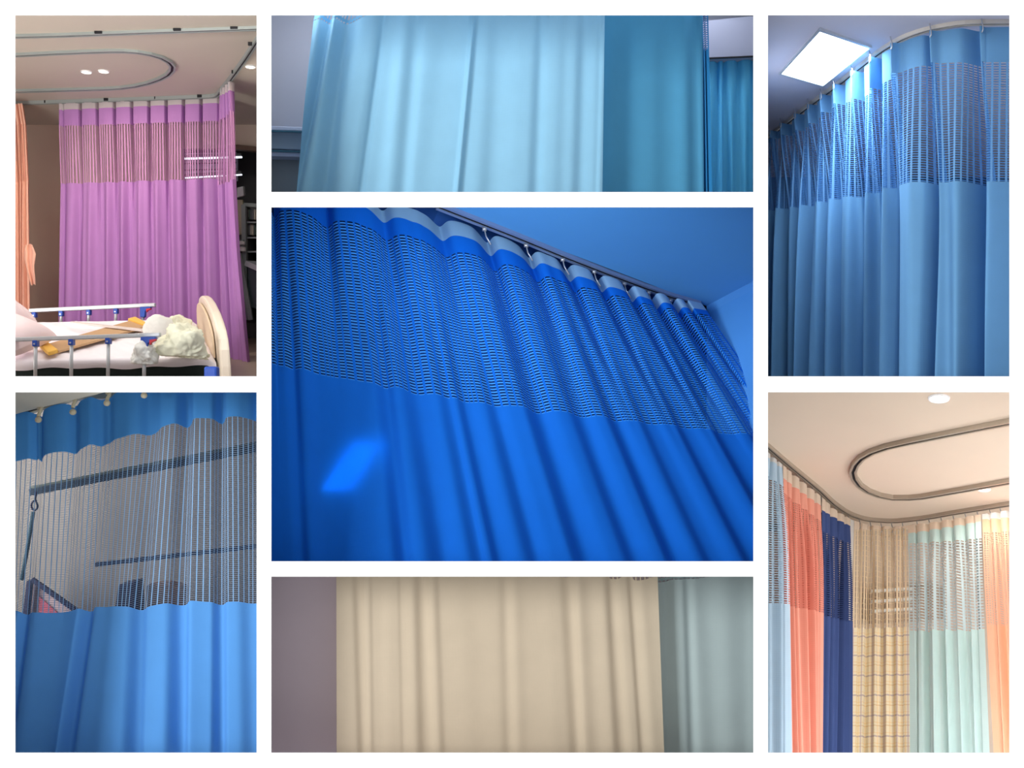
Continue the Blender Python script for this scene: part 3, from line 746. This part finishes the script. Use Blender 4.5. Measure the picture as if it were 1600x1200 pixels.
# positions above are read at y = 640; carried to u along the fan
def u4(x): 
    q = (640-356)/(890-356); return (x-(400*(1-q)+415*q))/(697*(1-q)+976*q)
sf4 = shade_folds([(u4(a)*1000, u4(b)*1000, w*1.05, s, .55, 1.0) for a, b, w, s in st4], 0, 1000, 2.9e-3, 60, 1.6)
hk4 = [u for u in [(x-400)/697 for x in (420, 500, 590, 682, 757, 822, 879, 928, 975, 1013, 1047, 1073)]]
pl4 = pleats(hk4, .06, .0, 4, .3, .35, sag=.4)
def f4(us, t):
    return sf4(us, t)*min(1, .25+2.2*t) + pl4(us, t)
curtain('large royal blue curtain with pale tape and slotted net filling the centre bay', [row(yt, 0), row(ytb, 0), row(ybn, 0), row(ynb, 0), row([890]*10, 1)],
        [('heading_tape', M['tape4']), ('top_band', M['royal_band']), ('net_panel', M['royal_net']), ('drape', M['royal'])],
        f4, (-.05, -.85, .5), nu=620, clip=(416, 1184, 'r', 314), hooks=None, nvs=[6, 8, 50, 50])
cr4 = bpy.data.objects['privacy_curtain.%03d' % (len([o for o in bpy.data.objects if o.name.startswith('privacy_curtain')])-1)]
for x, y in ((757, 350), (822, 375.5), (879, 398), (928, 417), (975, 435.5), (1013, 449.5), (1047, 462), (1073, 469.5)):
    p = c4(x, y)+n4*.03
    b = MB(); b.box(p, .02, .02, .016); b.tube([p, p+Vector((.008, -.01, -.035)), p+Vector((.03, -.02, -.075))], .0035, 6)
    b.build('hook', M['steel'], cr4, True)
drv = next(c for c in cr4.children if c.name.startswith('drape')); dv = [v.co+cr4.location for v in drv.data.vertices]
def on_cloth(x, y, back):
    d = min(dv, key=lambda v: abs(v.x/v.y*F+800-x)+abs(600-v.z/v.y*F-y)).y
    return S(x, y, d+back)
lp = [on_cloth(x, y, .022) for x, y in ((550, 690), (600, 690), (548, 768), (498, 768))]  # added glowing panel, stands in for window light on the cloth
tag(MB().slab(lp, (0, .02, 0)).build('slanted_light_patch', paint('light_patch_glow', (255, 255, 255), .5, emit=(215, 240, 255), es=4)), 'slanted glowing panel added behind the lower left of the royal blue curtain to imitate a patch of window light', 'light patch')

# ================================================================== BAY 5: blue curtain with hooks, bottom left
M['ceil5'] = paint('cream_ceiling', (236, 228, 206), .7)
M['wall5'] = paint('mid_grey_wall', (168, 164, 160), .8, var=.03)
quad('wall_back', [S(-80, 1230, 5.5), S(411, 1230, 5.5), S(411, 603, 5.5), S(-80, 603, 5.5)], M['wall5'], .02, (0, 1, 0))
MB().slab([S(-80, 604, 4.2), S(200, 604, 4.2), S(200, 603, 5.0), S(-80, 672, 4.75)], (0, .01, .01)).build('ceiling', M['ceil5'])['kind'] = 'structure'
R5 = [S(-60, 668, 4.55), S(24, 643.5, 4.55), S(80, 627, 4.55), S(150, 606, 4.55)]
n5 = Vector((0, -.7, .7)).normalized()
rail('cream ceiling rail at the top left corner with hanging hooks', R5, (0, .45, .9), paint('cream_rail5', (224, 216, 196), .4), .05, .02)
M['sky'] = cloth('sky_cloth', (98, 168, 240), .3, gloss=.1)
M['sky_net'] = cloth('sky_net', (118, 132, 152), .2, net=(.0235, .17, .0078, .34), cord=(140, 184, 228))
M['sky_band'] = cloth('sky_band', (78, 152, 222), .25)
k5 = [0, .12, .20, .29, .37, .45, .53, .60, .72, .84, 1]
x5 = [-30, 24, 52, 90, 125, 158, 200, 240, 300, 345, 420]
y5a = [665, 646, 646, 634, 628, 620, 612, 606, 598, 598, 598]
y5b = [735, 723, 718, 708, 704, 692, 684, 674, 658, 655, 652]
y5c = [956, 953, 957, 958, 956, 950, 949, 950, 941, 942, 941]
x5c = [-50, 15, 35, 75, 110, 140, 180, 215, 290, 345, 420]
x5d = [-80, -20, 5, 45, 80, 105, 160, 205, 285, 345, 425]
mk = lambda X, Y, d: [(u, x, y, d) for u, x, y in zip(k5, X, Y)]
u5 = lambda x: float(np.interp(x, x5, k5))*1000
sf5 = shade_folds([(u5(a)+0, u5(b_), w_, s_) for a, b_, w_, s_ in
     [(52, 50, 10, .7), (62, 64, 12, -.5), (150, 146, 12, .9), (163, 165, 12, -.9), (196, 190, 16, -.2), (232, 236, 14, .7), (248, 252, 10, -.55), (280, 286, 12, .65), (300, 304, 12, -.95), (338, 338, 10, .6), (352, 352, 10, -.6), (380, 384, 20, .3), (404, 404, 8, -.3)]],
     0, 1000, 1.9e-3, 110, 2.5)
pl5 = pleats([u5(x)/1000 for x in (60, 115, 170, 228, 285, 343, 400)], .03, .0, 7, .3, .35)
curtain('sky blue curtain with fine corded net hanging from cream hooks in the lower left bay',
        [mk(x5, y5a, 4.55), mk(x5, y5b, 4.53), mk(x5c, y5c, 4.45), mk(x5d, [1182]*11, 4.38)],
        [('top_band', M['sky_band']), ('net_panel', M['sky_net']), ('drape', M['sky'])],
        lambda us, t: sf5(us, t)*(.5+.5*t)+pl5(us, t), (0, -.86, .5), nu=560, clip=(-999, 409, 'r'), nvs=[14, 50, 40])
cr5 = bpy.data.objects['privacy_curtain.%03d' % (len([o for o in bpy.data.objects if o.name.startswith('privacy_curtain')])-1)]
hkm = paint('yellowed_plastic', (226, 214, 184), .4)
for x, y, L_ in ((64, 632, 24), (118, 618, 26), (171, 608, 22), (229, 596, 22)):
    p = S(x, y, 4.5); q_ = S(x-3, y+L_, 4.42); b = MB()
    b.tube([S(x-4, y+8, 4.45), S(x-1, y+2, 4.45), S(x+2, y+4, 4.45), S(x, y+9, 4.44), S(x-3, y+14, 4.43), S(x-4, y+19, 4.42)], .008, 8)
    b.box(S(x-1, y+3, 4.46), .02, .016, .02); b.disc(q_, (0, -1, .1), .013, .012, 16)
    b.build('hook', hkm, cr5, True)
M['navy5'] = paint('navy_frame', (20, 28, 70), .5)
rl = thing('wall_rail', S(230, 730, 5.2), 'long dark slanting bar seen through the sky blue net near its top', 'bar')
MB().bar(S(48, 769, 5.2), S(415, 698, 5.2), .03, .035).build('bar', paint('dark_bar', (44, 58, 74), .4, .3), rl)
MB().bar(S(48, 763, 5.24), S(415, 690, 5.24), .02, .02).build('upper_bar', paint('greenish_bar', (96, 108, 104), .5), rl)
tag(MB().bar(S(150, 882, 5.25), S(415, 852, 5.25), .02, .022).build('wall_rail', paint('dark_bar2', (46, 60, 90), .4)), 'thinner dark slanting bar lower down behind the sky blue net', 'bar')
hg = thing('hanging_hook', S(54, 790, 5.15), 'dark looped hook and rod hanging from the slanting bar behind the net', 'hook')
ring = [S(54+5*math.cos(a), 790+7*math.sin(a), 5.15) for a in [i*math.pi/8 for i in range(13)]]
MB().tube([S(57, 768, 5.15), S(55, 780, 5.15)]+ring[:1]+ring, .005, 8).build('loop', M['navy5'], hg, True)
MB().tube([S(52, 800, 5.15), S(44, 850, 5.15), S(34, 906, 5.15)], .01, 8).build('rod', paint('teal_rod', (50, 84, 100), .5), hg, True)
pw = thing('framed_board', S(80, 930, 5.3), 'slanted dark framed pink board seen low through the net', 'board')
MB().slab([S(46, 906, 5.3), S(53, 906, 5.3), S(47, 965, 5.3), S(39, 965, 5.3)], (0, -.03, 0)).build('frame_side', M['navy5'], pw)
MB().bar(S(50, 905, 5.28), S(135, 965, 5.28), .02, .022).build('frame_top', M['navy5'], pw)
MB().slab([S(52, 910, 5.32), S(125, 962, 5.32), S(125, 975, 5.32), S(46, 975, 5.32)], (0, .01, 0)).build('panel', paint('pale_pink', (206, 184, 190), .7), pw)
MB().slab([S(61, 932, 5.31), S(95, 962, 5.31), S(95, 975, 5.31), S(61, 975, 5.31)], (0, .005, 0)).build('red_print', paint('rose_red', (196, 100, 120), .7), pw)
tag(MB().slab([S(184, 914, 5.2), S(214, 908, 5.2), S(217, 965, 5.2), S(176, 965, 5.2)], (0, .1, 0)).build('navy_box', M['navy5'], bevel=.01), 'navy blue box standing behind the middle of the net', 'box')
tag(MB().slab([S(228, 915, 5.3), S(262, 912, 5.3), S(284, 918, 5.3), S(284, 965, 5.3), S(228, 965, 5.3)], (0, .1, 0)).build('brown_box', paint('brown_card', (148, 116, 98), .8), bevel=.01), 'brown box right of the navy box behind the net', 'box')

# ================================================================== BAY 6: cream curtain and pale green curtain, bottom middle
quad('wall_back', [S(415, 1230, 4.46), S(1186, 1230, 4.46), S(1186, 891, 4.46), S(415, 891, 4.46)], paint('mauve_grey_wall', (228, 214, 226), .8, var=.04), .02, (0, 1, 0))
M['creamc'] = cloth('cream_cloth', (214, 199, 175), .3, gloss=.05)
M['green'] = cloth('pale_green_cloth', (186, 204, 204), .3, gloss=.15)
M['cnet'] = cloth('cream_net', (200, 186, 160), .2, net=(.019, .3, .016, .35))
M['gnet'] = cloth('green_net', (150, 170, 172), .2, net=(.019, .3, .016, .35))
st6 = [(554, 562, 5, .8), (567, 573, 5, -.7), (580, 582, 3, .45), (604, 600, 10, -.25), (624, 627, 3, .4), (638, 638, 10, -.3), (652, 656, 7, .75), (668, 676, 6, -.8), (683, 690, 5, .5), (700, 706, 20, -.1),
       (730, 745, 14, .12), (786, 786, 7, .35), (798, 800, 8, -.5), (812, 812, 10, .2), (866, 872, 12, .25), (882, 890, 8, .6), (899, 904, 6, -.9), (912, 920, 10, .25), (935, 935, 14, -.2), (950, 958, 7, .8), (964, 975, 6, -.6),
       (984, 994, 4, .7), (996, 1006, 8, -.6), (1010, 1020, 8, .15)]
kk6 = [(0, 902), (.58, 900), (.7, 903), (.76, 900), (.82, 903), (.88, 905), (.92, 901), (.96, 903), (1, 903)]
curtain('cream curtain covering most of the wide lower middle bay', [[(0, 525, 893, 4.27), (1, 1027, 893, 4.27)], [(u, 525.5+502*u, y, 4.27) for u, y in
        [(0, 897), (.66, 897), (.69, 899), (.71, 903), (.74, 900), (.76, 897), (.84, 897), (.855, 905), (.87, 905), (.90, 899), (.915, 899), (.93, 907), (.95, 906), (1, 899)]], [(0, 526, 1182, 4.25), (1, 1038, 1182, 4.25)]],
        [('net_panel', M['cnet']), ('drape', M['creamc'])], shade_folds(st6, 526, 1030, 2.7e-3, 45, .85), (0, -1, 0), nu=520, nvs=[3, 56])
st6b = [(1034, 1042, 5, .6), (1045, 1048, 5, -.3), (1052, 1062, 8, -.6), (1068, 1078, 5, .7), (1078, 1090, 6, -.5), (1090, 1110, 14, .3), (1120, 1130, 18, -.15), (1150, 1155, 16, .2), (1175, 1175, 8, -.3)]
curtain('pale grey green curtain at the right of the cream curtain', [[(0, 1020, 893, 4.36), (1, 1184, 893, 4.36)], [(0, 1020, 910, 4.36), (.1, 1037, 910, 4.36), (.2, 1054, 905, 4.36), (.4, 1087, 904, 4.36), (.6, 1118, 900, 4.36), (.75, 1140, 897, 4.36), (1, 1184, 896, 4.36)], [(0, 1020, 1182, 4.34), (1, 1184, 1182, 4.34)]],
        [('net_panel', M['gnet']), ('drape', M['green'])], shade_folds(st6b, 1020, 1186, 2.7e-3, 50, .9), (0, -1, 0), nu=240, nvs=[3, 56])

# ================================================================== BAY 7: corner of many coloured curtains, bottom right
al = math.radians(25)
UP7 = Vector((.375, 1, 2.125)).normalized(); O7 = S(1400, 818, 5.9)
def c7(px, py, h=0): return hit(px, py, O7+UP7*h, UP7)
M['ceil7'] = paint('warm_beige_ceiling', (214, 198, 178), .6, var=.02)
BK7 = Vector((0, math.cos(al), -math.sin(al))); BK7 = (BK7-UP7*BK7.dot(UP7)).normalized()
cn = [c7(1190.5, 612), c7(1640, 612), c7(1640, 760)+BK7*1.2, c7(1190.5, 870)+Vector((.05, 0, 0))]
quad('ceiling', [c7(1190.5, 603), c7(1660, 603), c7(1660, 850), c7(1190.5, 850)], M['ceil7'], .01, (0, .3, 1))
bw = c7(1400, 842)
def on_back(px, py): return hit(px, py, bw, BK7)
quad('wall_back', [on_back(1191, 830), on_back(1660, 830), on_back(1660, 1240), on_back(1191, 1240)], paint('ivory_wall', (206, 190, 172), .8), .01, (0, 1, -.4))
M['bronze'] = paint('satin_bronze', (176, 164, 148), .35, .4, var=.08)
rail('bronze ceiling rail bent into a long oval loop around a small white lamp', [c7(x, y) for x, y in
     [(1640, 642), (1577, 656), (1520, 667), (1470, 677), (1420, 687), (1385, 695), (1362, 703), (1346, 712), (1337, 722), (1332.5, 733), (1335, 744), (1343, 755), (1356, 764), (1374, 771), (1395, 775), (1420, 775), (1440, 773.5), (1500, 763), (1577, 749), (1640, 738)]], UP7, M['bronze'], .036, .022)
rk7 = [(0, 1192, 688), (.15, 1222, 714), (.3, 1252, 739), (.42, 1282, 764), (.52, 1306, 786), (.6, 1330, 801), (.68, 1360, 809.5), (.76, 1395, 811.5), (.84, 1430, 808.5), (.92, 1500, 797), (1, 1600, 781)]
rail('thin bronze ceiling rail turning the corner and carrying the coloured curtains', [c7(float(px_of(p)), float(py_of(p))) for p in crv(np.linspace(0, 1, 50), [(u, x, y, 5) for u, x, y in rk7])[0]], UP7, M['bronze'], .028, .02)
x7 = [r[1] for r in rk7]; y7 = [r[2] for r in rk7]
def rail7(x): return float(np.interp(x, x7, y7))
def cur7(label, x0, x1, ys, parts, hooks, seed, aB=.028, lean=(0, 0), fr=1.0, off=.045):
    """ys: rows of (left y, right y) for the strip edges below the heading"""
    us_ = [0, .25, .5, .75, 1]; edges = []
    tops = []
    for u in us_:
        x = x0+(x1-x0)*u; p = c7(x, rail7(x)) - UP7*off + BK7*.0
        tops.append(p)
    edges.append([(u, float(px_of(p)), float(py_of(p)), p.y) for u, p in zip(us_, tops)])
    nrm = None
    for (yl, yr) in ys:
        row_ = []
        for u, p in zip(us_, tops):
            y = yl+(yr-yl)*u
            # go down along -UP7 until the image row is y
            k = (600-y)/F; t = (p.z-k*p.y)/(UP7.z-k*UP7.y); q_ = p-UP7*t
            fx = float(px_of(q_)) + (lean[0]*(1-u)+lean[1]*u)*((y-float(py_of(p)))/400)
            row_.append((u, fx, y, q_.y))
        edges.append(row_)
    dirv = (tops[-1]-tops[0]).normalized(); nn = dirv.cross(UP7).normalized()
    if nn.y > 0: nn = -nn
    hu = [(i+.5)/hooks for i in range(hooks)]
    return curtain(label, edges, parts, pleats(hu, .02, aB, seed, .3, .2, fr), nn, nu=220, hooks=hu, hookfn=lambda r, p: hook_small(r, p, UP7, .04))
tp7 = cloth('ivory_tape', (236, 218, 196), .35); tp7b = cloth('white_tape7', (226, 226, 222), .35)
def trio(nm, c, netc=None, cells=(.03, .3, .012, .4), tr=.3): return cloth(nm+'_cloth', c, tr), cloth(nm+'_net', netc or c, tr, net=cells)
pb, pbn = trio('powder_blue', (186, 214, 232)); sa, san = trio('salmon', (244, 170, 148), (234, 150, 130), (.012, .7, .012, .5)); nv_, nvn = trio('navy', (60, 78, 126), (50, 66, 110), (.03, .5, .012, .6), .12)
mi, min_ = trio('mint', (200, 226, 222), (196, 214, 216), (.024, .34, .016, .4)); og, ogn = trio('orange', (248, 192, 158), (244, 188, 158), (.014, .5, .012, .5))
cur7('powder blue curtain at the left edge of the coloured row', 1190.5, 1221, [(708, 732), (735, 760), (940, 944), (1182, 1182)], [('heading_tape', tp7b), ('top_band', pb), ('net_panel', pbn), ('drape', pb)], 3, 1, .03, (0, 30))
cur7('salmon pink curtain between the powder blue and the navy ones', 1222, 1281, [(747, 790), (770, 815), (946, 958), (1182, 1182)], [('heading_tape', tp7), ('top_band', sa), ('net_panel', san), ('drape', sa)], 5, 2, .03, (32, 10))
cur7('narrow navy blue curtain just left of the rail corner', 1283, 1327, [(797, 822), (830, 850), (962, 972), (1182, 1182)], [('heading_tape', tp7), ('top_band', nv_), ('net_panel', nvn), ('drape', nv_)], 4, 3, .03, (8, 3))
cur7('thin white curtain strip between the navy and the yellow check ones', 1327.5, 1333, [(815, 818), (980, 980), (1182, 1182)], [('heading_tape', tp7b), ('net_panel', tp7b), ('drape', tp7b)], 1, 4, .006)
ck = cloth('yellow_check', (240, 228, 196), .3, plaid=[('v', .105, .07, 0, (140, 120, 160)), ('v', .105, .05, .5, (214, 176, 110)), ('v', .0525, .08, .3, (236, 200, 130)), ('u', .09, .1, 0, (180, 160, 170)), ('u', .045, .15, .3, (236, 196, 120))])
ckn = cloth('yellow_check_net', (232, 212, 178), .3, net=(.02, .55, .03, .12))
cur7('yellow checked curtain at the rail corner', 1335, 1419, [(829, 826), (848, 849), (982, 980), (1182, 1182)], [('heading_tape', tp7), ('top_band', ckn), ('net_panel', ckn), ('drape', ck)], 5, 5, .022)
cur7('mint green curtain with dotted net right of the yellow check one', 1420, 1533, [(834, 815), (850, 842), (986, 984), (1182, 1182)], [('heading_tape', tp7), ('top_band', mi), ('net_panel', min_), ('drape', mi)], 6, 6, .025, (0, 3))
cur7('orange curtain at the right edge of the coloured row', 1535, 1600, [(812, 806), (832, 828), (977, 974), (1182, 1182)], [('heading_tape', tp7b), ('top_band', og), ('net_panel', ogn), ('drape', og)], 4, 7, .028, (4, 6))
# slatted rack behind the nets
rk = thing('slatted_rack', on_back(1420, 950)-BK7*.2, 'pale slatted rack behind the checked and mint curtains', 'rack')
for y in (929, 945, 960):
    MB().slab([on_back(1352, y)-BK7*.1, on_back(1414, y-4)-BK7*.1, on_back(1414, y)-BK7*.1, on_back(1352, y+4)-BK7*.1], -BK7*.02).build('slat', M['offwhite'], rk)
MB().slab([on_back(1355, 925)-BK7*.02, on_back(1470, 918)-BK7*.02, on_back(1470, 968)-BK7*.02, on_back(1355, 976)-BK7*.02], -BK7*.02).build('back_panel', paint('brown_board', (172, 152, 132), .7), rk)
downlight('large white ceiling lamp at the top edge of the beige ceiling', c7(1467, 622), -UP7, .036, M['lamp_cool'], 5, (255, 244, 235))
downlight('small white ceiling lamp beside the lower arm of the oval rail', c7(1537.5, 764), -UP7, .026, M['lamp_cool'], 4, (255, 244, 235))

# ================================================================== added fill lights, out of view around the bays
area('bay_fill', (-2.85, 4.5, .5), (-1.9, 6.6, 1.2), .5, 1.2, 21, (255, 250, 244))
area('bay_fill', (-1.5, 4.15, 1.6), (-1.9, 6.4, .3), .9, .14, 12, (255, 251, 246))
area('bay_fill', (0, 4.62, 1.85), (0, 4.8, 0), 1.9, .12, 10, (235, 240, 255))
area('bay_fill', (1.05, 4.5, 1.8), (1.1, 4.8, .8), .3, .1, 1, (235, 240, 255))
area('bay_fill', (3.0, 4.3, .2), (1.7, 5.2, .5), .4, 1.4, 7, (225, 235, 255))
area('bay_fill', (-2.75, 4.95, -.7), (-1.6, 5.5, -.8), .3, 1.2, 8, (255, 250, 245))
area('bay_fill', (-.9, 4.45, -1.85), (-.9, 4.7, -1.0), .8, .12, 1, (255, 245, 250))
area('bay_fill', (3.2, 4.5, -1.5), (1.8, 5.6, -.7), .5, 1.2, 19, (252, 250, 252))
area('bay_fill', (2.0, 4.3, -1.9), (1.9, 5.4, -.6), .9, .2, 13, (252, 250, 252))
area('bay_fill', S(860, 317, 4.03), S(860, 560, 4.9), 1.4, .02, 8, (225, 240, 255))
area('bay_fill', (-.86, 4.25, 1.66), (-.95, 4.65, .6), .25, .1, 1.6, (240, 244, 255))


# ------------------------------------------------------------------ world light, added soft light and camera
w = bpy.data.worlds.new('hall'); sc.world = w; w.use_nodes = True
bg = w.node_tree.nodes['Background']; bg.inputs[0].default_value = (.98, .99, 1, 1); bg.inputs[1].default_value = WORLD
area('added_softbox', (-5.5, -1.0, 1.2), (0, 4, 0), 2.6, 3.2, SOFT)  # added light from the left, brings out the folds
cam = bpy.data.cameras.new('camera'); co = bpy.data.objects.new('camera', cam); COL.objects.link(co)
co.location = (0, 0, 0); co.rotation_euler = (math.pi/2, 0, 0); cam.lens = 36; cam.sensor_width = 36; cam.sensor_fit = 'HORIZONTAL'; cam.clip_start = .05
sc.camera = co
sc.view_settings.view_transform = 'Standard'; sc.view_settings.look = 'None'; sc.view_settings.gamma = 1; sc.view_settings.use_curve_mapping = False
sc.view_settings.exposure = 0
sc.cycles.transparent_max_bounces = 16
